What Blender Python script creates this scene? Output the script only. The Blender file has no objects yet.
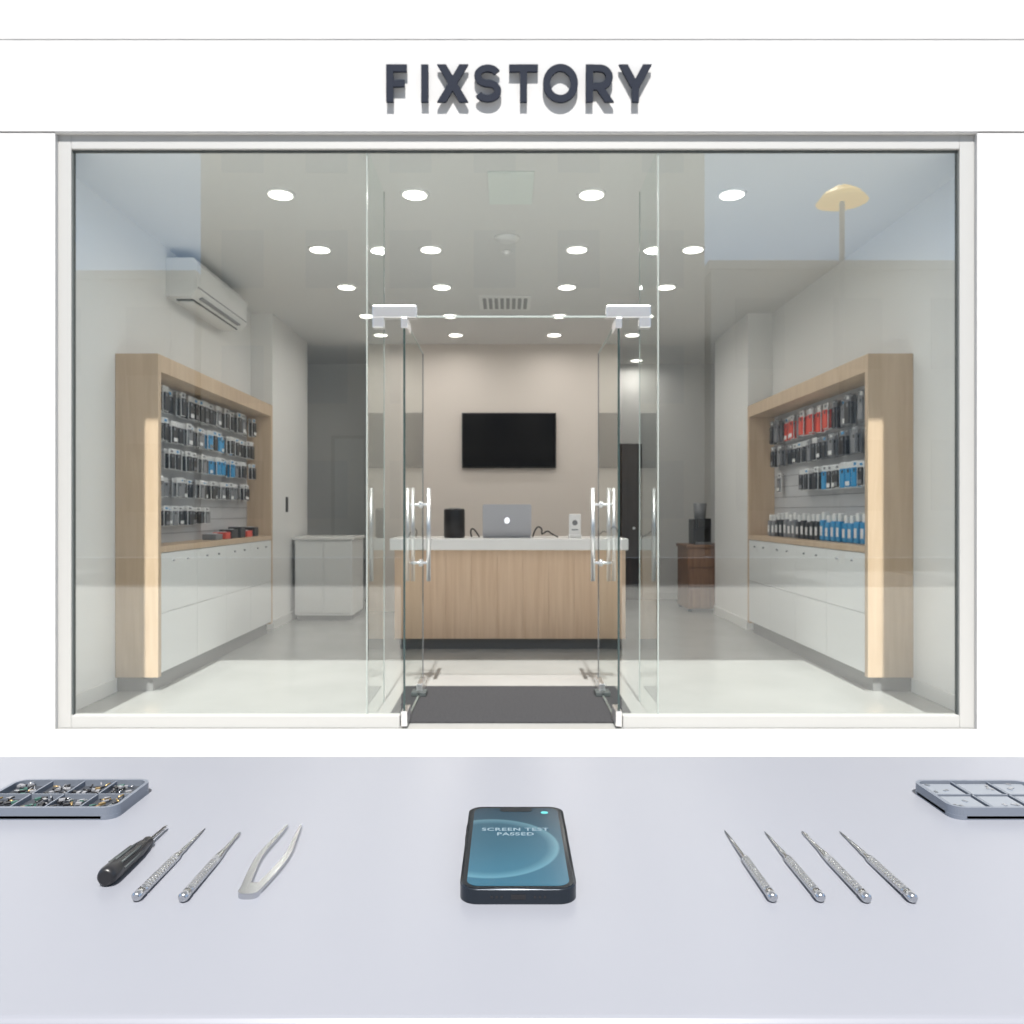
import bpy, bmesh, math, random
from mathutils import Vector, Matrix
random.seed(7)
sc = bpy.context.scene
sc.view_settings.view_transform = 'Standard'
sc.view_settings.look = 'None'
pi = math.pi

# ------------------------------------------------------------ materials
def mat(name, col, rough=0.5, metal=0.0, spec=0.5, emis=None, es=0.0, bump=0.0, bscale=200, var=0.0, vscale=3.0, coat=0.0):
    m = bpy.data.materials.new(name); m.use_nodes = True
    nt = m.node_tree; b = nt.nodes['Principled BSDF']
    b.inputs['Base Color'].default_value = (*col, 1)
    b.inputs['Roughness'].default_value = rough
    b.inputs['Metallic'].default_value = metal
    b.inputs['Specular IOR Level'].default_value = spec
    b.inputs['Coat Weight'].default_value = coat
    if emis:
        b.inputs['Emission Color'].default_value = (*emis, 1)
        b.inputs['Emission Strength'].default_value = es
    if bump or var:
        tc = nt.nodes.new('ShaderNodeTexCoord')
    if bump:
        n = nt.nodes.new('ShaderNodeTexNoise'); n.inputs['Scale'].default_value = bscale
        nt.links.new(tc.outputs['Object'], n.inputs['Vector'])
        bp = nt.nodes.new('ShaderNodeBump'); bp.inputs['Strength'].default_value = bump; bp.inputs['Distance'].default_value = 0.01
        nt.links.new(n.outputs['Fac'], bp.inputs['Height']); nt.links.new(bp.outputs['Normal'], b.inputs['Normal'])
    if var:
        n = nt.nodes.new('ShaderNodeTexNoise'); n.inputs['Scale'].default_value = vscale; n.inputs['Detail'].default_value = 6
        nt.links.new(tc.outputs['Object'], n.inputs['Vector'])
        r = nt.nodes.new('ShaderNodeValToRGB')
        r.color_ramp.elements[0].position = 0.3; r.color_ramp.elements[1].position = 0.7
        r.color_ramp.elements[0].color = (*[c*(1-var) for c in col], 1)
        r.color_ramp.elements[1].color = (*[min(1, c*(1+var)) for c in col], 1)
        nt.links.new(n.outputs['Fac'], r.inputs['Fac']); nt.links.new(r.outputs['Color'], b.inputs['Base Color'])
    return m

def wood(name, c1, c2, rough=0.5, scale=(9, 9, 0.7)):
    m = bpy.data.materials.new(name); m.use_nodes = True
    nt = m.node_tree; b = nt.nodes['Principled BSDF']; b.inputs['Roughness'].default_value = rough
    tc = nt.nodes.new('ShaderNodeTexCoord'); mp = nt.nodes.new('ShaderNodeMapping')
    mp.inputs['Scale'].default_value = scale
    nt.links.new(tc.outputs['Object'], mp.inputs['Vector'])
    n = nt.nodes.new('ShaderNodeTexNoise'); n.inputs['Scale'].default_value = 2.2; n.inputs['Detail'].default_value = 8
    n.inputs['Distortion'].default_value = 0.6
    nt.links.new(mp.outputs['Vector'], n.inputs['Vector'])
    r = nt.nodes.new('ShaderNodeValToRGB')
    r.color_ramp.elements[0].position = 0.3; r.color_ramp.elements[1].position = 0.7
    r.color_ramp.elements[0].color = (*c1, 1); r.color_ramp.elements[1].color = (*c2, 1)
    nt.links.new(n.outputs['Fac'], r.inputs['Fac']); nt.links.new(r.outputs['Color'], b.inputs['Base Color'])
    return m

def glass(name, tint=(0.93, 0.97, 0.955), base=0.07, rough=0.0):
    m = bpy.data.materials.new(name); m.use_nodes = True
    try: m.use_transparent_shadow = True
    except Exception: pass
    nt = m.node_tree; nt.nodes.clear()
    o = nt.nodes.new('ShaderNodeOutputMaterial'); mx = nt.nodes.new('ShaderNodeMixShader')
    t = nt.nodes.new('ShaderNodeBsdfTransparent'); t.inputs['Color'].default_value = (*tint, 1)
    g = nt.nodes.new('ShaderNodeBsdfGlossy'); g.inputs['Roughness'].default_value = rough
    g.inputs['Color'].default_value = (0.97, 1, 0.99, 1)
    lw = nt.nodes.new('ShaderNodeLayerWeight'); lw.inputs['Blend'].default_value = 0.5
    p = nt.nodes.new('ShaderNodeMath'); p.operation = 'POWER'; p.inputs[1].default_value = 5
    ma = nt.nodes.new('ShaderNodeMath'); ma.operation = 'MULTIPLY_ADD'; ma.inputs[1].default_value = 0.85; ma.inputs[2].default_value = base
    nt.links.new(lw.outputs['Facing'], p.inputs[0]); nt.links.new(p.outputs[0], ma.inputs[0])
    nt.links.new(ma.outputs[0], mx.inputs[0]); nt.links.new(t.outputs[0], mx.inputs[1]); nt.links.new(g.outputs[0], mx.inputs[2])
    nt.links.new(mx.outputs[0], o.inputs['Surface'])
    return m

M = {}
M['ext'] = mat('exterior_white_render', (0.52, 0.52, 0.52), 0.9, spec=0.2, bump=0.03, bscale=60)
M['pave'] = mat('pale_concrete_paving', (0.45, 0.44, 0.42), 0.8, var=0.05, vscale=2)
M['road'] = mat('asphalt', (0.16, 0.16, 0.165), 0.9, var=0.15, vscale=8)
M['floor'] = mat('polished_concrete', (0.33, 0.335, 0.325), 0.22, var=0.07, vscale=1.5)
M['ceil'] = mat('ceiling_paint', (0.74, 0.74, 0.73), 0.8)
M['wall'] = mat('interior_wall_paint', (0.82, 0.815, 0.80), 0.75, bump=0.02)
M['taupe'] = mat('warm_beige_wall_paint', (0.70, 0.65, 0.60), 0.75)
M['base'] = mat('baseboard_paint', (0.72, 0.72, 0.70), 0.5)
M['alu'] = mat('brushed_aluminium_frame', (0.42, 0.42, 0.41), 0.5, 0.15)
M['gasket'] = mat('dark_gasket', (0.06, 0.07, 0.07), 0.6)
M['steel'] = mat('satin_steel', (0.80, 0.80, 0.81), 0.3, 0.9)
M['toolsteel'] = mat('tool_steel', (0.56, 0.57, 0.59), 0.22, 1.0)
M['glass'] = glass('storefront_glass', (0.96, 0.985, 0.975), 0.14)
M['glassd'] = glass('door_glass', (0.94, 0.97, 0.96), 0.04)
M['gedge'] = mat('glass_edge_light', (0.34, 0.38, 0.36), 0.3)
M['gdark'] = mat('glass_edge_dark', (0.03, 0.05, 0.05), 0.2)
M['wood'] = wood('light_oak', (0.56, 0.41, 0.275), (0.64, 0.485, 0.34))
M['wood2'] = wood('oak_counter_panel', (0.66, 0.46, 0.31), (0.76, 0.56, 0.40), scale=(14, 9, 0.6))
M['brown'] = wood('brown_wood', (0.20, 0.10, 0.05), (0.32, 0.17, 0.09))
M['dkdoor'] = wood('dark_walnut_door', (0.035, 0.02, 0.012), (0.07, 0.04, 0.025))
M['drawer'] = mat('white_laminate', (0.80, 0.81, 0.80), 0.35)
M['kick'] = mat('grey_plinth', (0.20, 0.20, 0.20), 0.5)
M['peg'] = mat('grey_display_panel', (0.55, 0.55, 0.56), 0.6)
M['ctop'] = mat('white_quartz_top', (0.85, 0.84, 0.82), 0.25, var=0.02)
M['black'] = mat('black_plastic', (0.012, 0.012, 0.014), 0.35)
M['screenblk'] = mat('tv_glass', (0.004, 0.004, 0.005), 0.12)
M['mat'] = mat('charcoal_carpet', (0.05, 0.05, 0.053), 0.95, spec=0.1, bump=0.4, bscale=400, var=0.2, vscale=80)
M['sign'] = mat('slate_sign_metal', (0.018, 0.022, 0.034), 0.8, spec=0.15)
M['lamp'] = mat('downlight_lens', (1, 1, 1), 0.5, emis=(1.0, 0.95, 0.86), es=4)
M['ring'] = mat('downlight_trim', (0.85, 0.85, 0.85), 0.4)
M['white'] = mat('white_plastic', (0.80, 0.80, 0.79), 0.35)
M['ventg'] = mat('vent_grey', (0.30, 0.31, 0.31), 0.6)
M['vent2'] = mat('access_panel_paint', (0.75, 0.80, 0.77), 0.6)
M['laptop'] = mat('laptop_aluminium', (0.36, 0.37, 0.40), 0.35, 0.6)
M['logo'] = mat('glowing_emblem', (0.9, 0.9, 0.95), 0.5, emis=(0.95, 0.97, 1), es=0.8)
M['red'] = mat('red_plastic', (0.75, 0.07, 0.035), 0.4)
M['blue'] = mat('blue_plastic', (0.03, 0.30, 0.60), 0.4)
M['greyp'] = mat('grey_plastic', (0.22, 0.225, 0.24), 0.4)
M['card'] = mat('packaging_card', (0.80, 0.80, 0.80), 0.5)
M['table'] = mat('pale_grey_lacquer', (0.238, 0.247, 0.278), 0.30, spec=0.35)
M['tedge'] = mat('table_edge_grey', (0.16, 0.17, 0.21), 0.4)
M['trayg'] = mat('grey_anodised_tray', (0.20, 0.225, 0.27), 0.35, 0.4)
M['trayd'] = mat('tray_lining_dark', (0.04, 0.045, 0.055), 0.6)
M['trayl'] = mat('tray_lining_pale', (0.20, 0.22, 0.25), 0.35)
M['phone'] = mat('phone_frame_dark', (0.02, 0.026, 0.035), 0.25, 0.5)
M['bezel'] = mat('phone_bezel_glass', (0.006, 0.008, 0.012), 0.08)
M['cyan'] = mat('status_icon', (0.06, 0.3, 0.3), 0.4, emis=(0.15, 0.75, 0.75), es=0.2)
M['stext'] = mat('screen_text', (0.10, 0.15, 0.18), 0.5, emis=(0.5, 0.68, 0.78), es=0.14)
M['brass'] = mat('brass_part', (0.45, 0.32, 0.15), 0.4, 0.8)
M['green'] = mat('circuit_green', (0.04, 0.11, 0.09), 0.5)
M['bldA'] = mat('beige_facade', (0.50, 0.45, 0.38), 0.8, var=0.05)
M['bldB'] = mat('grey_facade', (0.40, 0.40, 0.38), 0.8, var=0.05)
M['bwin'] = mat('facade_window_glass', (0.22, 0.23, 0.23), 0.3)
M['yellow'] = mat('yellow_lamp_enamel', (0.95, 0.62, 0.08), 0.5, emis=(1, .6, .08), es=1.5)

# phone screen shader : teal gradient with a large sweeping arc, in phone-local metres
m = bpy.data.materials.new('phone_display'); m.use_nodes = True
nt = m.node_tree; b = nt.nodes['Principled BSDF']; L = nt.links.new; N = nt.nodes.new
tc = N('ShaderNodeTexCoord'); sp = N('ShaderNodeSeparateXYZ'); L(tc.outputs['Object'], sp.inputs[0])
gr = N('ShaderNodeMapRange'); gr.inputs['From Min'].default_value = -0.06; gr.inputs['From Max'].default_value = 0.06
L(sp.outputs['Y'], gr.inputs['Value'])
r1 = N('ShaderNodeValToRGB'); r1.color_ramp.elements[0].color = (0.045, 0.22, 0.34, 1); r1.color_ramp.elements[1].color = (0.008, 0.04, 0.07, 1)
e = r1.color_ramp.elements.new(0.35); e.color = (0.03, 0.155, 0.24, 1)
e = r1.color_ramp.elements.new(0.75); e.color = (0.016, 0.08, 0.13, 1)
L(gr.outputs[0], r1.inputs[0])
vs = N('ShaderNodeVectorMath'); vs.operation = 'SUBTRACT'; vs.inputs[1].default_value = (-0.018, -0.006, 0)
L(tc.outputs['Object'], vs.inputs[0])
vm = N('ShaderNodeVectorMath'); vm.operation = 'MULTIPLY'; vm.inputs[1].default_value = (1, 0.98, 0); L(vs.outputs[0], vm.inputs[0])
ln = N('ShaderNodeVectorMath'); ln.operation = 'LENGTH'; L(vm.outputs[0], ln.inputs[0])
r2 = N('ShaderNodeValToRGB'); cr = r2.color_ramp
mr = N('ShaderNodeMapRange'); mr.inputs['From Max'].default_value = 0.1; L(ln.outputs['Value'], mr.inputs['Value']); L(mr.outputs[0], r2.inputs[0])
cr.elements[0].position = 0.0; cr.elements[0].color = (0.01, 0.03, 0.04, 1)
cr.elements[1].position = 1.0; cr.elements[1].color = (0, 0, 0, 1)
for p_, c_ in ((0.38, (0.015, 0.05, 0.07, 1)), (0.455, (0.14, 0.27, 0.30, 1)), (0.47, (0, 0.005, 0.01, 1)), (0.7, (0, 0, 0, 1))):
    e = cr.elements.new(p_); e.color = c_
ad = N('ShaderNodeMix'); ad.data_type = 'RGBA'; ad.blend_type = 'ADD'; ad.inputs[0].default_value = 1
L(r1.outputs[0], ad.inputs[6]); L(r2.outputs[0], ad.inputs[7])
b.inputs['Base Color'].default_value = (0.006, 0.012, 0.018, 1); b.inputs['Roughness'].default_value = 0.2
b.inputs['Specular IOR Level'].default_value = 0.25
L(ad.outputs[2], b.inputs['Emission Color']); b.inputs['Emission Strength'].default_value = 0.75
M['display'] = m

# ------------------------------------------------------------ mesh builder
class MB:
    def __init__(s, name):
        s.name = name; s.bm = bmesh.new(); s.mats = []
    def mi(s, k):
        if k not in s.mats: s.mats.append(k)
        return s.mats.index(k)
    def _fin(s, faces, k, smooth=False):
        i = s.mi(k)
        for f in faces: f.material_index = i; f.smooth = smooth
    def box(s, x0, x1, y0, y1, z0, z1, k, bev=0.0, seg=2, rot=0.0):
        x0, x1 = min(x0, x1), max(x0, x1); y0, y1 = min(y0, y1), max(y0, y1); z0, z1 = min(z0, z1), max(z0, z1)
        c = Vector(((x0+x1)/2, (y0+y1)/2, (z0+z1)/2))
        mx = Matrix.Translation(c) @ Matrix.Rotation(rot, 4, 'Z') @ Matrix.Diagonal((x1-x0, y1-y0, z1-z0, 1))
        before = set(s.bm.faces)
        g = bmesh.ops.create_cube(s.bm, size=1, matrix=mx)
        if bev > 0:
            ed = list({e for v in g['verts'] for e in v.link_edges})
            bmesh.ops.bevel(s.bm, geom=ed, offset=bev, segments=seg, affect='EDGES', profile=0.5)
        fs = [f for f in s.bm.faces if f not in before]
        s._fin(fs, k)
    def quad(s, pts, k):
        f = s.bm.faces.new([s.bm.verts.new(p) for p in pts]); s._fin([f], k)
    def cyl(s, p0, p1, r, k, seg=20, r2=None, smooth=True):
        p0 = Vector(p0); p1 = Vector(p1); d = p1-p0
        q = Vector((0, 0, 1)).rotation_difference(d.normalized()).to_matrix().to_4x4()
        before = set(s.bm.faces)
        bmesh.ops.create_cone(s.bm, cap_ends=True, segments=seg, radius1=r, radius2=r if r2 is None else r2, depth=d.length,
                              matrix=Matrix.Translation((p0+p1)/2) @ q)
        fs = [f for f in s.bm.faces if f not in before]
        s._fin(fs, k)
        if smooth:
            for f in fs: f.smooth = len(f.verts) == 4
    def lathe(s, prof, origin, axis, k, seg=24):
        a = Vector(axis).normalized(); o = Vector(origin)
        q = Vector((0, 0, 1)).rotation_difference(a)
        rings = []
        for p in prof:
            rings.append([s.bm.verts.new(o + q @ Vector((p[1]*math.cos(2*pi*i/seg), p[1]*math.sin(2*pi*i/seg), p[0]))) for i in range(seg)])
        for j in range(len(rings)-1):
            kk = prof[j][2] if len(prof[j]) > 2 else k
            fs = [s.bm.faces.new((rings[j][i], rings[j][(i+1) % seg], rings[j+1][(i+1) % seg], rings[j+1][i])) for i in range(seg)]
            s._fin(fs, kk, True)
        s._fin([s.bm.faces.new(list(reversed(rings[0])))], prof[0][2] if len(prof[0]) > 2 else k)
        s._fin([s.bm.faces.new(rings[-1])], prof[-1][2] if len(prof[-1]) > 2 else k)
    def prism(s, pts, d, k, mapf):
        a = [s.bm.verts.new(mapf(u, v, 0)) for u, v in pts]; c = [s.bm.verts.new(mapf(u, v, d)) for u, v in pts]
        n = len(pts)
        fs = [s.bm.faces.new(a), s.bm.faces.new(list(reversed(c)))]
        for i in range(n): fs.append(s.bm.faces.new((a[i], a[(i+1) % n], c[(i+1) % n], c[i])))
        s._fin(fs, k)
    def ribbon(s, path, w, d, k, mapf, closed=False):
        n = len(path); Lp = []; Rp = []
        ws = w if isinstance(w, list) else [w]*n
        for i in range(n):
            if closed: p, q = path[(i-1) % n], path[(i+1) % n]
            else: p, q = path[max(i-1, 0)], path[min(i+1, n-1)]
            t = Vector((q[0]-p[0], q[1]-p[1])).normalized(); nn = Vector((-t.y, t.x))*ws[i]/2
            Lp.append((path[i][0]+nn.x, path[i][1]+nn.y)); Rp.append((path[i][0]-nn.x, path[i][1]-nn.y))
        V = [[s.bm.verts.new(mapf(*p, z)) for p in pl] for pl, z in ((Lp, 0), (Rp, 0), (Lp, d), (Rp, d))]
        fs = []
        for i in range(n if closed else n-1):
            j = (i+1) % n
            for a, b2 in ((0, 1), (1, 3), (3, 2), (2, 0)):
                fs.append(s.bm.faces.new((V[a][i], V[a][j], V[b2][j], V[b2][i])))
        if not closed:
            for i in (0, n-1): fs.append(s.bm.faces.new((V[0][i], V[1][i], V[3][i], V[2][i])))
        s._fin(fs, k)
    def rrect(s, x0, x1, y0, y1, z0, z1, r, k, seg=8, bev=0.0):
        pts = rr(x0, x1, y0, y1, r, seg)
        before = set(s.bm.faces)
        s.prism(pts, z1-z0, k, lambda u, v, w: (u, v, z0+w))
        if bev:
            fs = [f for f in s.bm.faces if f not in before and len(f.verts) > 4]
            ed = list({e for f in fs for e in f.edges})
            bmesh.ops.bevel(s.bm, geom=ed, offset=bev, segments=3, affect='EDGES', profile=0.5)
            s._fin([f for f in s.bm.faces if f not in before], k, True)
    def done(s, parent=None, origin=None, smooth_angle=None):
        bmesh.ops.recalc_face_normals(s.bm, faces=s.bm.faces)
        me = bpy.data.meshes.new(s.name)
        xs = [v.co for v in s.bm.verts]
        if origin is None:
            lo = Vector([min(v[i] for v in xs) for i in range(3)]); hi = Vector([max(v[i] for v in xs) for i in range(3)])
            origin = Vector(((lo.x+hi.x)/2, (lo.y+hi.y)/2, lo.z))
        origin = Vector(origin)
        bmesh.ops.translate(s.bm, verts=s.bm.verts, vec=-origin)
        s.bm.to_mesh(me); s.bm.free()
        for k in s.mats: me.materials.append(M[k])
        o = bpy.data.objects.new(s.name, me); o.location = origin
        sc.collection.objects.link(o)
        if parent:
            o.parent = parent; o.matrix_parent_inverse = Matrix.Translation(-parent.location)
        return o

def rr(x0, x1, y0, y1, r, seg=8):
    pts = []
    for cx, cy, a0 in ((x1-r, y1-r, 0), (x0+r, y1-r, 90), (x0+r, y0+r, 180), (x1-r, y0+r, 270)):
        for i in range(seg+1):
            a = math.radians(a0+90*i/seg); pts.append((cx+r*math.cos(a), cy+r*math.sin(a)))
    return pts

# ------------------------------------------------------------ dimensions (metres)
GY = 4.65            # glass plane
XL, XR = -2.72, 2.82 # interior side walls
CZ = 3.36            # ceiling height
OX0, OX1, OZ = -2.598, 2.703, 3.43   # storefront opening

# ---- shell
o = MB('sidewalk'); o.box(-14, 14, -4, 4.60, -0.12, 0.0, 'pave'); o.done()
o = MB('road'); o.box(-30, 30, -14.5, -4.0, -0.25, -0.12, 'road'); o.done()
o = MB('floor'); o.box(-3.4, 3.6, 4.60, 11.6, -0.12, 0.0, 'floor'); o.done()
o = MB('ceiling'); o.box(-3.4, 3.6, 4.7, 11.6, CZ, CZ+0.15, 'ceil'); o.done()
o = MB('wall_front')
o.box(-6.5, OX0, 4.60, 4.80, 0, 3.44, 'ext'); o.box(OX1, 6.5, 4.60, 4.80, 0, 3.44, 'ext')
o.box(-6.5, 6.5, 4.60, 4.80, OZ, 5.2, 'ext')
o.box(-6.5, 6.5, 4.596, 4.61, 3.437, 3.970, 'ext')
o.box(-6.5, 6.5, 4.5925, 4.61, 3.966, 5.2, 'ext')
o.done()
o = MB('wall_left'); o.box(XL-0.15, XL, 4.8, 10.0, 0, CZ, 'wall'); o.done()
o = MB('pillar'); o.box(XL, -2.49, 8.5, 9.98, 0, CZ, 'wall'); o.done()
o = MB('wall_left_rear'); o.box(-3.3, -3.15, 9.98, 11.42, 0, CZ, 'wall'); o.box(-3.3, XL-.15, 9.9, 10.0, 0, CZ, 'wall'); o.done()
o = MB('wall_right'); o.box(XR, XR+0.15, 4.8, 9.85, 0, CZ, 'wall'); o.done()
o = MB('pillar'); o.box(2.56, XR, 8.5, 9.85, 0, CZ, 'wall'); o.done()
o = MB('wall_right_rear'); o.box(3.35, 3.5, 9.85, 11.42, 0, CZ, 'wall'); o.box(XR+.15, 3.5, 9.75, 9.85, 0, CZ, 'wall'); o.done()
o = MB('wall_back'); o.box(-3.3, 3.5, 11.42, 11.57, 0, CZ, 'wall'); o.done()
o = MB('wall_reception'); o.box(-1.75, 1.4, 10.06, 10.2, 0, CZ, 'taupe'); o.done()
o = MB('baseboard_left'); o.box(XL, XL+0.015, 4.8, 5.55, 0, 0.1, 'base', .003); o.box(-2.49, -2.475, 8.5, 9.98, 0, 0.1, 'base', .003); o.done()
o = MB('baseboard_right'); o.box(XR-0.015, XR, 4.8, 5.55, 0, 0.1, 'base', .003); o.box(2.545, 2.56, 8.5, 9.85, 0, 0.1, 'base', .003); o.done()
o = MB('baseboard_back'); o.box(-1.95, 1.2, 11.405, 11.42, 0, 0.1, 'base', .003); o.box(1.95, 3.35, 11.405, 11.42, 0, 0.1, 'base', .003); o.done()

# ---- storefront frame (slim posts)
o = MB('trim_storefront_frame')
fy0, fy1 = 4.625, 4.68
o.box(OX0, -2.520, fy0, fy1, 0, OZ, 'alu', .004); o.box(2.617, OX1, fy0, fy1, 0, OZ, 'alu', .004)
o.box(-2.520, 2.617, fy0, fy1, 3.348, OZ, 'alu', .004)
o.box(-2.520, -0.62, fy0, fy1, 0, 0.074, 'alu', .004); o.box(0.67, 2.617, fy0, fy1, 0, 0.074, 'alu', .004)
o.box(-2.522, -2.512, 4.64, 4.66, 0.07, 3.35, 'gasket'); o.box(2.609, 2.619, 4.64, 4.66, 0.07, 3.35, 'gasket')
o.box(-2.515, 2.612, 4.64, 4.66, 3.339, 3.35, 'gasket')
o.done()

# ---- fixed glass
def pane(mb, x0, x1, z0, z1, y=GY):
    mb.quad([(x0, y, z0), (x1, y, z0), (x1, y, z1), (x0, y, z1)], 'glass')
PX0, PX1 = -0.808, 0.872
o = MB('window_1'); pane(o, -2.512, PX0-0.004, 0.074, 3.338); o.box(PX0-0.009, PX0-0.002, 4.645, 4.655, 0.074, 3.336, 'gedge'); o.done()
o = MB('window_2'); pane(o, PX1+0.004, 2.609, 0.074, 3.338); o.box(PX1+0.002, PX1+0.009, 4.645, 4.655, 0.074, 3.336, 'gedge'); o.done()
o = MB('window_3')
pane(o, PX0+0.004, PX1-0.004, 2.385, 3.338)
pane(o, PX0+0.004, -0.615, 0.074, 2.38); pane(o, 0.667, PX1-0.004, 0.074, 2.38)
o.box(-0.62, 0.672, 4.645, 4.655, 2.380, 2.390, 'gedge')
o.done()
for i, (fx, nm) in enumerate(((PX0, 'glass_fin'), (PX1, 'glass_fin'))):
    o = MB(nm)
    o.quad([(fx, 4.66, 0.0), (fx, 5.26, 0.0), (fx, 5.26, 3.355), (fx, 4.66, 3.355)], 'glassd')
    o.box(fx-0.003, fx+0.003, 5.257, 5.262, 0, 3.355, 'gedge')
    o.done()

# ---- open doors (hinged at front edge, swung 90 deg inward)
for hx, sgn, nm in ((-0.593, 1, 'door_1'), (0.645, -1, 'door_2')):
    o = MB(nm)
    z0, z1, y0, y1 = 0.02, 2.365, 4.62, 5.64
    o.quad([(hx, y0, z0), (hx, y1, z0), (hx, y1, z1), (hx, y0, z1)], 'glassd')
    o.box(hx-.006, hx+.006, y0-.004, y0, z0, z1, 'gdark'); o.box(hx-.004, hx+.004, y1, y1+.003, z0, z1, 'kick')
    o.box(hx-.005, hx+.005, y0, y1, z1, z1+.003, 'gedge'); o.box(hx-.006, hx+.006, y0, y1, z0-.003, z0, 'gedge')
    o.box(hx-.018, hx+.018, 4.61, 4.78, 0.014, 0.10, 'steel', .004)
    o.box(hx-.018, hx+.018, 4.61, 4.78, 2.31, 2.372, 'steel', .004)
    a = hx - sgn*0.185; c = hx + sgn*0.07
    o.box(a, c, 4.618, 4.682, 2.372, 2.445, 'steel', .005)
    o.box(a, a+sgn*0.065, 4.62, 4.68, 2.315, 2.40, 'steel', .005)
    hy = 5.50
    for dx in (-0.072, 0.072):
        o.cyl((hx+dx-sgn*.018, hy, 0.775), (hx+dx-sgn*.018, hy, 1.415), 0.015, 'steel')
    for hz in (0.90, 1.30):
        o.cyl((hx-0.075-sgn*.018, hy, hz), (hx+0.075-sgn*.018, hy, hz), 0.010, 'steel', 14)
        o.cyl((hx-0.012, hy, hz), (hx+0.012, hy, hz), 0.024, 'steel', 18)
    o.box(hx-.02, hx+.02, 5.42, 5.64, 0.014, 0.085, 'steel', .004)
    o.box(hx-.05, hx+.05, 5.36, 5.48, 0.0125, 0.04, 'gasket', .004)
    o.done()

o = MB('floor_mat'); o.box(-0.72, 0.77, 4.73, 5.70, 0.0, 0.012, 'mat', .004); o.done()

# ---- sign letters
def arc(cx, cy, rx, ry, a0, a1, n=20):
    return [(cx+rx*math.cos(math.radians(a0+(a1-a0)*i/n)), cy+ry*math.sin(math.radians(a0+(a1-a0)*i/n))) for i in range(n+1)]
o = MB('shop_sign')
k = 0.0057
Hh = 0.214; t = 0.041; zb = 1.25+(512-101.5)*k
cnt = [0]
def mp(x0):
    cnt[0] += 1; e_ = 0.0003*(cnt[0] % 5)
    return lambda u, v, w: (x0+u, 4.562+e_+w, zb+v)
D = 0.016
def LX(px): return (px-507)*k
def st(path, x0, w=t, closed=False): o.ribbon(path, w, D, 'sign', mp(x0), closed)
x = LX(386); W = 0.118
st([(t/2, 0), (t/2, Hh)], x); st([(.002, Hh-t/2), (W, Hh-t/2)], x); st([(.002, Hh*.50), (W*.9, Hh*.50)], x, t*.95)
x = LX(421); st([(t/2, 0), (t/2, Hh)], x)
def diag(x, p, q, w=t):
    hw = w*0.62
    o.prism([(p[0]-hw, p[1]), (p[0]+hw, p[1]), (q[0]+hw, q[1]), (q[0]-hw, q[1])], D, 'sign', mp(x))
x = LX(437); W = 0.178
diag(x, (t*.62, 0), (W-t*.62, Hh)); diag(x, (W-t*.62, 0), (t*.62, Hh))
x = LX(474); W = 0.156; r = (Hh-t)/4
cx = W/2; rx = W/2-t/2
S = arc(cx, t/2+r, rx, r, -155, 90, 24) ; S2 = arc(cx, Hh-t/2-r, rx, r, 270, 25, 24)
st(S[:-1] + S2, x, t*.95)
x = LX(509); W = 0.166
st([(0, Hh-t/2), (W, Hh-t/2)], x); st([(W/2, 0), (W/2, Hh-t/2)], x)
x = LX(543); W = 0.200
st(arc(W/2, Hh/2, W/2-t/2, Hh/2-t/2+.002, 0, 360, 48)[:-1], x, t, True)
x = LX(586); W = 0.155
st([(t/2, 0), (t/2, Hh)], x)
st([(t/2, Hh-t/2), (W*.5, Hh-t/2)] + arc(W*.5, Hh-t/2-0.052, W*.5-t/2, 0.052, 90, -90, 20)[1:] + [(t/2, Hh-t/2-0.104)], x, t*.95)
diag(x, (W-t*.5, 0), (W*.48, Hh*.42))
x = LX(619); W = 0.188
diag(x, (W/2, Hh*.40), (t*.62, Hh)); diag(x, (W/2, Hh*.40), (W-t*.62, Hh)); st([(W/2, 0), (W/2, Hh*.46)], x)
for px, fz in ((389.5, .2), (389.5, .8), (424.5, .2), (424.5, .8), (452.7, .5), (488, .5), (523.6, .3), (546.5, .5), (574.8, .5), (589.5, .2), (589.5, .8), (635.6, .2)):
    o.cyl((LX(px), 4.570, zb+Hh*fz), (LX(px), 4.597, zb+Hh*fz), 0.006, 'steel', 10)
o.done()

# ---- display cabinets
def cabinet(s, xf, xw, y0, y1):
    o = MB('display_cabinet'); zt = 2.35; zl = 0.965; th = 0.05
    o.box(xf, xw, y0, y0+th, 0.10, zt, 'wood', .003)
    o.box(xf, xw, y1-th, y1, 0.10, zt, 'wood', .003)
    o.box(xf, xw, y0+th, y1-th, zt-0.12, zt, 'wood', .003)
    o.box(xf, xw, y0+th, y1-th, zl, zl+0.045, 'wood', .003)
    o.box(xw-s*0.05, xw-s*0.002, y0+th, y1-th, zl+0.045, zt-0.12, 'peg')
    o.box(xf+s*0.02, xw, y0+th, y1-th, 0.12, zl, 'drawer')
    nd = 4; Lw = (y1-y0-2*th)/nd
    for i in range(nd):
        a = y0+th+i*Lw
        for za, zb_ in ((0.125, 0.538), (0.542, 0.96)):
            o.box(xf, xf+s*0.02, a+.002, a+Lw-.002, za, zb_, 'drawer', .001)
        for q in (0.3, 0.7):
            o.cyl((xf-s*0.012, a+Lw*q, 0.90), (xf, a+Lw*q, 0.90), 0.007, 'greyp', 10)
    o.box(xf+s*0.05, xw, y0+0.03, y1-.03, 0.0, 0.10, 'kick')
    for i in range(11):
        z = 1.08+i*0.105
        o.box(xw-s*0.053, xw-s*0.049, y0+th, y1-th, z, z+0.005, 'greyp')
    return o.done()
cabL = cabinet(-1, -2.42, XL+.001, 5.55, 8.26)
cabR = cabinet(1, 2.504, XR-.001, 5.55, 8.33)

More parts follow.
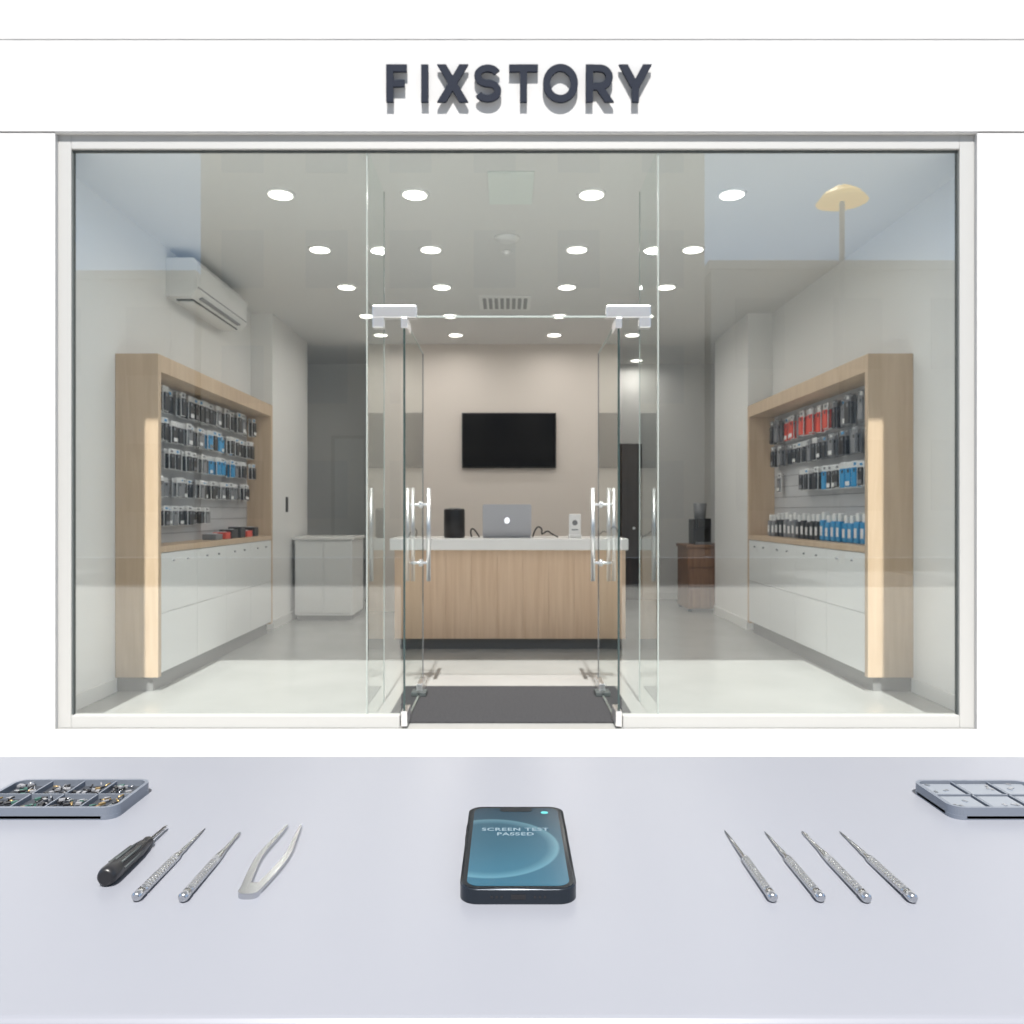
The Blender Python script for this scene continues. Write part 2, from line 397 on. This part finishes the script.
def stock(s, xw, y0, y1, rows, name, colorf):
    o = MB(name)
    for ri, (z, h, hang) in enumerate(rows):
        y = y0+0.07
        while y < y1-0.05:
            kind, cc = colorf(ri, y)
            if kind is None: y += 0.11; continue
            w = random.uniform(0.085, 0.10); dpt = random.choice((0.05, 0.08, 0.11)); hh = h*random.uniform(0.88, 1.0)
            xa = xw - s*0.052; xb = xw-s*(0.052+dpt)
            if hang:
                o.cyl((xa, y, z+hh/2-0.012), (xb-s*0.02, y, z+hh/2-0.012), 0.003, 'steel', 6)
                n = 2 if dpt > 0.06 else 1
                for j in range(n):
                    xc = xb + s*0.035*j
                    o.box(xc, xc+s*0.003, y-w/2, y+w/2, z-hh/2, z+hh/2, 'card' if kind != 'dark' else 'greyp')
                    o.box(xc-s*0.014, xc, y-w*.42, y+w*.42, z-hh*.47, z+hh*.25, cc, .004, 1)
                    o.box(xc-s*0.016, xc-s*0.013, y-w*.30, y-w*.02, z+hh*.08, z+hh*.2, 'greyp' if cc == 'black' else 'black')
                    if j == 0:
                        o.box(xc-s*0.004, xc, y-w*.2, y+w*.2, z+hh*.33, z+hh*.43, random.choice(('white', 'greyp', 'blue')))
                        if random.random() < .4: o.box(xc-s*0.0155, xc-s*0.013, y-w*.35, y+w*.35, z-hh*.42, z-hh*.25, random.choice(('white', 'card', 'greyp')))
            else:
                xm = xw - s*0.15
                o.box(xm-s*0.04, xm+s*0.04, y-w*.42, y+w*.42, z, z+hh*.72, cc, .012, 2)
                o.box(xm-s*0.041, xm-s*0.039, y-w*.25, y+w*.25, z+hh*.18, z+hh*.5, 'card' if cc != 'white' else 'greyp')
                o.box(xm-s*0.026, xm+s*0.026, y-w*.3, y+w*.3, z+hh*.70, z+hh*1.0, 'white', .008, 2)
            y += random.uniform(0.105, 0.118)
    return o.done()
def cL(ri, y):
    if ri in (1, 2) and 6.75 < y < 7.6 and random.random() < .55: return 'l', 'blue'
    if ri == 4 and y > 7.0: return None, None
    return ('l', random.choice(('black', 'black', 'black', 'greyp', 'black', 'greyp')))
def cR(ri, y):
    if ri == 0: return ('l', 'red') if y > 6.6 and random.random() < .85 else ('dark', random.choice(('greyp', 'black', 'greyp')))
    if ri == 2 and y < 6.8: return ('l', random.choice(('blue', 'black')))
    if ri == 2 and y > 7.3: return (None, None) if random.random() < .4 else ('l', 'greyp')
    return ('dark' if random.random() < .4 else 'l', random.choice(('black', 'black', 'greyp')))
stock(-1, XL, 5.60, 8.19, [(2.10, .20, True), (1.87, .18, True), (1.655, .17, True), (1.44, .17, True), (1.22, .16, True)], 'hanging_phone_accessories', cL)
stock(1, XR, 5.60, 8.26, [(2.05, .24, True), (1.80, .21, True), (1.54, .21, True)], 'hanging_phone_accessories', cR)
stock(1, XR, 5.64, 8.2, [(1.0105, .24, False)], 'boxed_phone_accessories', lambda r, y: ('l', 'blue') if y < 6.75 else ('l', random.choice(('black', 'greyp', 'black', 'black'))))
o = MB('boxed_phone_accessories')
for (y, c, w, h) in ((6.9, 'greyp', .16, .05), (7.12, 'red', .12, .06), (7.3, 'black', .16, .08), (7.52, 'black', .14, .10), (7.72, 'red', .15, .06), (7.92, 'black', .12, .09)):
    o.box(-2.60, -2.48, y-w/2, y+w/2, 1.0105, 1.0105+h, c, .004, 1); o.box(-2.57, -2.51, y-w*.3, y+w*.3, 1.0105+h, 1.015+h, 'card')
o.done()

# ---- reception counter
o = MB('reception_counter')
o.box(-1.06, 1.096, 7.22, 7.95, 0.905, 1.010, 'ctop', .006)
o.box(-1.02, 1.075, 7.27, 7.90, 0.10, 0.905, 'wood2')
n = 9; w = (1.075+1.02)/n
for i in range(n):
    a = -1.02+i*w
    o.box(a+.0005, a+w-.0005, 7.255, 7.275, 0.10, 0.903, 'wood2', .0006, 1)
o.box(-0.98, 1.035, 7.32, 7.86, 0, 0.10, 'kick')
o.done()
CT = 1.0105
o = MB('laptop')   # seen from behind, lid towards the street
o.rrect(-0.225, 0.225, 7.44, 7.74, CT, CT+.014, .02, 'laptop')
ang = math.radians(8)
def lid(u, v, w): return (u, 7.44 - v*math.sin(ang)*1.0 - w*math.cos(ang), CT+.012+v*math.cos(ang))
o.prism(rr(-0.225, 0.225, 0, 0.30, .018), 0.008, 'laptop', lid)
o.prism([(0.024*math.cos(a*pi/12), 0.15+0.028*math.sin(a*pi/12)) for a in range(24)], 0.0095, 'logo', lid)
o.box(-0.2, 0.2, 7.46, 7.60, CT+.014, CT+.0155, 'black')
o.done()
o = MB('cylindrical_speaker')
o.lathe([(0, .088), (.01, .098), (.255, .098), (.27, .09), (.272, .06)], (-0.49, 7.45, CT), (0, 0, 1), 'black', 32)
o.lathe([(.271, .055, 'greyp'), (.276, .05, 'greyp')], (-0.49, 7.45, CT), (0, 0, 1), 'greyp', 24)
o.done()
o = MB('card_reader_stand')
o.box(0.57, 0.69, 7.40, 7.47, CT, CT+.03, 'white', .005); o.box(0.575, 0.685, 7.42, 7.44, CT+.02, CT+.22, 'white', .008)
o.lathe([(0, .025), (.004, .025)], (0.63, 7.419, CT+.14), (0, -1, 0), 'greyp', 20); o.box(.60, .66, 7.417, 7.42, CT+.07, CT+.08, 'greyp')
o.done()
def cable(name, pts, r, k):
    cu = bpy.data.curves.new(name, 'CURVE'); cu.dimensions = '3D'; cu.bevel_depth = r; cu.bevel_resolution = 3
    s_ = cu.splines.new('NURBS'); s_.points.add(len(pts)-1)
    for p, q in zip(s_.points, pts): p.co = (*q, 1)
    s_.use_endpoint_u = True; s_.order_u = 3
    cu.materials.append(M[k]); ob = bpy.data.objects.new(name, cu); sc.collection.objects.link(ob); return ob
cable('charging_cable', [(.24, 7.5, CT+.006), (.27, 7.45, CT+.11), (.33, 7.45, CT+.09), (.32, 7.5, CT+.02), (.38, 7.5, CT+.07), (.42, 7.5, CT+.03), (.48, 7.5, CT+.006)], .007, 'black')
cable('charging_cable', [(-.26, 7.5, CT+.006), (-.31, 7.45, CT+.10), (-.35, 7.5, CT+.06), (-.33, 7.5, CT+.006)], .007, 'black')

o = MB('television')
o.box(-0.565, 0.615, 10.0, 10.045, 1.80, 2.49, 'black', .006); o.box(-0.55, 0.60, 9.995, 10.001, 1.82, 2.478, 'screenblk')
o.box(-.2, .25, 10.04, 10.059, 1.95, 2.3, 'gasket'); o.done()

# ---- back area
o = MB('door_3')
o.box(1.25, 1.92, 11.37, 11.42, 0, 2.22, 'dkdoor'); o.box(1.30, 1.86, 11.355, 11.37, .03, 2.17, 'dkdoor', .004)
o.cyl((1.80, 11.33, 1.02), (1.80, 11.36, 1.02), .02, 'steel'); o.done()
o = MB('door_4')
o.box(-2.50, -1.98, 11.38, 11.42, 0, 2.34, 'base', .003); o.box(-2.45, -2.03, 11.365, 11.39, .02, 2.29, 'drawer', .004)
o.cyl((-2.10, 11.33, 1.02), (-2.10, 11.37, 1.02), .02, 'steel'); o.done()
o = MB('white_storage_cabinet')
o.box(-2.44, -1.78, 9.2, 9.9, 0.06, .93, 'drawer', .004); o.box(-2.46, -1.76, 9.18, 9.9, .93, .965, 'ctop', .004); o.box(-2.42, -1.8, 9.24, 9.9, 0, .06, 'kick')
o.box(-2.43, -2.12, 9.19, 9.2, .09, .91, 'drawer', .003); o.box(-2.10, -1.79, 9.19, 9.2, .09, .91, 'drawer', .003); o.done()
o = MB('wooden_sideboard')
o.box(2.26, 2.95, 10.0, 10.6, 0.04, .80, 'brown', .004); o.box(2.24, 2.97, 9.98, 10.6, .80, .84, 'brown', .004)
for i in range(3): o.box(2.275, 2.60, 9.985, 10.0, .06+i*.25, .29+i*.25, 'brown', .004)
for dx in (2.29, 2.91):
    for dy in (10.03, 10.56): o.box(dx-.02, dx+.02, dy-.02, dy+.02, 0, .05, 'black')
o.done()
o = MB('coffee_machine')
o.box(2.36, 2.58, 10.1, 10.4, .8405, 1.16, 'black', .012); o.box(2.38, 2.56, 10.02, 10.12, 1.05, 1.17, 'black', .01); o.box(2.38, 2.56, 10.02, 10.12, .8405, .87, 'greyp', .005)
o.cyl((2.47, 10.24, 1.16), (2.47, 10.24, 1.36), .07, 'greyp', r2=.085); o.done()
o = MB('wall_switch'); o.box(-2.49, -2.482, 9.0, 9.08, 1.25, 1.42, 'black', .002); o.done()

# ---- air conditioner
o = MB('air_conditioner')
prof = [(0, 0), (0.19, 0.0), (0.245, 0.06), (0.25, 0.26), (0.22, 0.31), (0, 0.31)]
AY = 6.38
o.prism(prof, 1.22, 'white', lambda u, v, w: (XL+.001+u, AY+w, 2.97+v))
o.box(XL+.05, XL+.185, AY+.08, AY+1.14, 2.962, 2.972, 'gasket'); o.box(XL+.06, XL+.175, AY+.11, AY+1.11, 2.955, 2.965, 'white', .002)
o.box(XL+.246, XL+.254, AY+.02, AY+1.2, 3.045, 3.05, 'greyp')
o.box(XL+.2, XL+.236, AY+.15, AY+1.07, 2.985, 3.0, 'greyp')
o.done()

# ---- ceiling fittings
rowsY = (5.30, 6.41, 7.48, 8.58, 9.50); colsX = (-1.50, -0.61, 0.56, 1.49)
o = MB('recessed_downlights')
pos = [(x, y) for y in rowsY for x in colsX] + [(1.80, 11.1)]
for x, y in pos:
    o.lathe([(0, .086), (.006, .096), (.012, .096)], (x, y, CZ-.012), (0, 0, 1), 'ring', 28)
    o.lathe([(0, .078), (.003, .078)], (x, y, CZ-.015), (0, 0, 1), 'lamp', 28)
dl = o.done()
ld = bpy.data.lights.new('downlight_beam', 'AREA'); ld.shape = 'DISK'; ld.size = 0.16; ld.energy = 3.5; ld.color = (1, .955, .90); ld.spread = math.radians(170)
for x, y in pos:
    l = bpy.data.objects.new('lamp', ld); l.location = (x, y, CZ-.02); sc.collection.objects.link(l)
    l.parent = dl; l.matrix_parent_inverse = Matrix.Translation(-dl.location)
o = MB('ceiling_vent')
o.box(-0.28, 0.24, 7.80, 8.32, CZ-.012, CZ, 'white', .003)
for i in range(8): o.box(-.24+i*.058, -.205+i*.058, 7.86, 8.26, CZ-.016, CZ-.011, 'ventg')
o.done()
o = MB('ceiling_access_panel'); o.box(-.12, .17, 4.95, 5.46, CZ-.012, CZ, 'vent2', .003); o.box(-.10, .15, 4.97, 5.44, CZ-.014, CZ-.011, 'vent2', .001); o.done()
o = MB('smoke_detector'); o.lathe([(0, .05), (.02, .09), (.035, .10)], (0, 6.15, CZ-.035), (0, 0, 1), 'white', 28); o.done()
o = MB('smoke_detector'); o.lathe([(0, .02), (.02, .04), (.03, .045)], (0, 6.48, CZ-.03), (0, 0, 1), 'white', 20); o.done()

# ---- buildings across the street (seen mirrored in the shopfront)
def building(x0, x1, h, k, nf, nw):
    o = MB('building'); o.box(x0, x1, -24, -15, -0.12, h, k); o.box(x0-.1, x1+.1, -24.1, -14.85, h, h+.25, k)
    fw = (x1-x0)/nw; fh = h/nf
    for i in range(nf):
        for j in range(nw):
            o.box(x0+fw*(j+.25), x0+fw*(j+.75), -15.0, -14.97, fh*i+fh*.3, fh*i+fh*.8, 'bwin')
    o.done()
building(-9.3, 6.0, 14, 'bldA', 4, 6)
building(-26, -9.5, 8.3, 'bldB', 2, 6)
building(6.2, 24, 8.6, 'bldB', 2, 6)
o = MB('street_lamp')
o.cyl((8.92, -12, -.12), (8.92, -12, 9.6), .07, 'greyp'); o.cyl((8.92, -12, 9.5), (8.92, -12, 9.75), .66, 'yellow', 28, r2=.45); o.cyl((8.92, -12, 9.75), (8.92, -12, 9.9), .45, 'yellow', 28, r2=.2)
o.done()

# ------------------------------------------------------------ foreground table
TZ = 1.015
o = MB('worktable')
o.box(-0.95, 0.96, 0.370, 0.772, TZ-.028, TZ, 'table', .004, 3)
o.box(-0.93, 0.94, 0.376, 0.766, TZ-.05, TZ-.028, 'tedge', .002)
for x in (-.88, .89):
    for y in (.41, .73): o.box(x-.025, x+.025, y-.025, y+.025, 0, TZ-.05, 'tedge', .003)
o.box(-.88, .89, .72, .74, .2, .24, 'tedge')
o.done()

# phone
px0, px1, py0, py1 = -0.0287, 0.0423, 0.479, 0.614; pc = ((px0+px1)/2, (py0+py1)/2, TZ)
o = MB('smartphone')
o.rrect(px0, px1, py0, py1, TZ, TZ+.0088, .011, 'phone', 10, .0018)
o.rrect(px0+.0016, px1-.0016, py0+.0016, py1-.0016, TZ+.0086, TZ+.00905, .0095, 'bezel', 10)
o.rrect(px0+.0042, px1-.0042, py0+.0045, py1-.0045, TZ+.009, TZ+.0092, .0075, 'display', 10)
o.rrect(pc[0]-.012, pc[0]+.012, py1-.0115, py1-.0035, TZ+.0092, TZ+.0094, .003, 'bezel', 6)
o.rrect(pc[0]+.0185, pc[0]+.0240, py1-.0155, py1-.011, TZ+.0092, TZ+.0094, .0021, 'cyan', 6)
o.box(pc[0]-.0045, pc[0]+.0045, py0-.0002, py0+.001, TZ+.003, TZ+.006, 'black')
for sx in (-1, 1):
    for i in range(3): o.box(pc[0]+sx*(.010+i*.003)-.0007, pc[0]+sx*(.010+i*.003)+.0007, py0-.0002, py0+.001, TZ+.0037, TZ+.0052, 'black')
o.box(px1-.0003, px1+.0007, .57, .585, TZ+.003, TZ+.006, 'phone'); o.box(px0-.0007, px0+.0003, .575, .585, TZ+.003, TZ+.006, 'phone'); o.box(px0-.0007, px0+.0003, .56, .57, TZ+.003, TZ+.006, 'phone')
ph = o.done(origin=pc)
for txt, y, s_ in (('SCREEN TEST', .0200, .0072), ('PASSED', .0118, .0072)):
    tcv = bpy.data.curves.new('screen_text', 'FONT'); tcv.body = txt; tcv.size = s_; tcv.align_x = 'CENTER'; tcv.offset = .00022; tcv.extrude = .00005
    tcv.space_character = 1.12
    tcv.materials.append(M['stext']); to = bpy.data.objects.new('screen_text', tcv); sc.collection.objects.link(to)
    to.parent = ph; to.location = (-.001, y, .00935)

# parts trays
def tray(x0, x1, y0, y1, lining, full, nc=4):
    o = MB('parts_tray'); h = .0095; wl = .0028
    o.rrect(x0, x1, y0, y1, TZ, TZ+.003, .010, 'trayg')
    path = rr(x0+wl/2, x1-wl/2, y0+wl/2, y1-wl/2, .0095)
    o.ribbon(path, wl, h-.001, 'trayg', lambda u, v, w: (u, v, TZ+.001+w), True)
    o.rrect(x0+wl, x1-wl, y0+wl, y1-wl, TZ+.003, TZ+.0045, .008, lining)
    cw = (x1-x0-2*wl)/nc
    for i in range(1, nc): o.box(x0+wl+i*cw-.0007, x0+wl+i*cw+.0007, y0+wl, y1-wl, TZ+.003, TZ+h-.001, 'trayg')
    ym = (y0+y1)/2
    o.box(x0+wl, x1-wl, ym-.0007, ym+.0007, TZ+.003, TZ+h-.001, 'trayg')
    for i in range(nc):
        for j in range(2):
            a = x0+wl+i*cw+.004; c = a+cw-.008; d0 = (y0+wl if j == 0 else ym)+.004; d1 = d0+(y1-y0)/2-wl-.008
            if full:
                for q in range(16):
                    xx = random.uniform(a, c); yy = random.uniform(d0, d1); zz = TZ+.0045+random.uniform(0, .0025)
                    kk = random.choice(('black', 'greyp', 'toolsteel', 'black', 'greyp', 'black', 'green', 'brass', 'greyp', 'black'))
                    if random.random() < .5: o.box(xx-.0022, xx+.0022, yy-.0014, yy+.0014, zz, zz+.0016, kk, rot=random.uniform(0, 3))
                    else:
                        an = random.uniform(0, pi*2); o.cyl((xx, yy, zz+.001), (xx+.005*math.cos(an), yy+.005*math.sin(an), zz+.0016), .0007, kk, 6)
            else:
                o.box(a-.002, c+.002, d0-.002, d1+.002, TZ+.0045, TZ+.0078, 'trayl', .001, 1)
                for q in range(3):
                    xx = random.uniform(a, c); yy = random.uniform(d0, d1)
                    o.box(xx-.002, xx+.002, yy-.001, yy+.001, TZ+.0078, TZ+.0085, 'toolsteel', rot=random.uniform(0, 3))
    o.done()
tray(-.412, -.299, .610, .676, 'trayd', True)
tray(.340, .435, .610, .674, 'trayl', False, 3)

# screwdriver
o = MB('screwdriver')
zr = TZ+.0062
pr = [(0, .0040), (.0012, .0054), (.004, .0061), (.012, .0061), (.016, .0057), (.030, .0054), (.044, .0051), (.052, .0043), (.056, .0033), (.060, .0038), (.063, .0028),
      (.0632, .0013, 'toolsteel'), (.088, .0012, 'toolsteel'), (.092, .0004, 'toolsteel')]
o.lathe(pr, (-.2515, .500, zr), (0, 1, -0.035), 'black', 24)
for i in range(8):
    a = i*pi/4
    o.cyl((-.2515+.0055*math.cos(a), .514, zr+.0055*math.sin(a)), (-.2515+.0048*math.cos(a), .542, zr-.001+.0048*math.sin(a)), .0008, 'gasket', 6)
o.done()

def pick(x, ytip, yend, style=0):
    o = MB('repair_pick'); Lg = ytip-yend; r = .0030
    pr = [(0, .0018), (.0015, r), (.008, r), (.009, r*.75), (.010, r*.75), (.011, r*.95)]
    tt = .012
    while tt < Lg*.50:
        pr += [(tt, r*.95), (tt+.0008, r*.82), (tt+.0016, r*.95)]; tt += .0034
    if style == 0: pr += [(Lg*.54, r*.9), (Lg*.58, r*.55), (Lg*.62, r*.5), (Lg*.64, r*.62), (Lg*.68, r*.45), (Lg*.86, .0009), (Lg, .0003)]
    elif style == 1: pr += [(Lg*.60, r*.8), (Lg*.70, r*.5), (Lg*.88, .0011), (Lg*.94, .0015), (Lg, .0006)]
    else: pr += [(Lg*.52, r*1.0), (Lg*.56, r*.5), (Lg*.80, .0011), (Lg, .0004)]
    o.lathe(pr, (x, yend, TZ+r), (0, 1, -.02), 'toolsteel', 20)
    o.done()
pick(-.2235, .592, .481, 0); pick(-.195, .584, .480, 1)
pick(.160, .588, .480, 2); pick(.1888, .586, .480, 0); pick(.2162, .586, .479, 1); pick(.2438, .586, .479, 0)

# tweezers
o = MB('tweezers')
for sg in (-1, 1):
    P = []; Wd = []
    for i in range(25):
        u = i/24; y = .489+u*.105
        off = .0032+.0062*math.sin(min(u/.75, 1)*pi*.62) - (.004*max(0, (u-.45)/.55)**1.3)
        P.append((-.158+sg*off, y)); Wd.append(.0046*(1-u)**.6+.0009)
    o.ribbon(P, Wd, .0022, 'toolsteel', lambda a, b_, w: (a, b_, TZ+.0008+w))
o.rrect(-.1645, -.1515, .485, .500, TZ, TZ+.0036, .005, 'toolsteel', 6)
o.done()

# ------------------------------------------------------------ light
w = bpy.data.worlds.new('sky'); sc.world = w; w.use_nodes = True
nt = w.node_tree; bg = nt.nodes['Background']
tc = nt.nodes.new('ShaderNodeTexCoord'); sp = nt.nodes.new('ShaderNodeSeparateXYZ'); r = nt.nodes.new('ShaderNodeValToRGB')
nt.links.new(tc.outputs['Generated'], sp.inputs[0]); nt.links.new(sp.outputs['Z'], r.inputs[0]); nt.links.new(r.outputs[0], bg.inputs[0])
r.color_ramp.elements[0].position = 0.0; r.color_ramp.elements[0].color = (.80, .90, 1.05, 1)
r.color_ramp.elements[1].position = 0.75; r.color_ramp.elements[1].color = (.74, .76, .80, 1)
e = r.color_ramp.elements.new(.3); e.color = (.85, 1.3, 2.0, 1)
e = r.color_ramp.elements.new(.5); e.color = (.66, .80, 1.0, 1)
bg.inputs[1].default_value = 0.65
sl = bpy.data.lights.new('sun', 'SUN'); sl.energy = 8.4; sl.angle = math.radians(0.9); sl.color = (1, .97, .935)
so = bpy.data.objects.new('sun', sl); sc.collection.objects.link(so); so.location = (0, -8, 14)
so.rotation_euler = Vector((0.0, 1, -1.58)).to_track_quat('-Z', 'Y').to_euler()

cam = bpy.data.cameras.new('camera'); co = bpy.data.objects.new('camera', cam); sc.collection.objects.link(co)
co.location = (0, 0, 1.25); co.rotation_euler = (pi/2, 0, 0)
cam.sensor_width = 36; cam.lens = 36*800/1024; cam.shift_x = 5/1024; cam.clip_start = .02; cam.clip_end = 200
cam.dof.use_dof = True; cam.dof.focus_distance = 0.56; cam.dof.aperture_fstop = 24
sc.camera = co
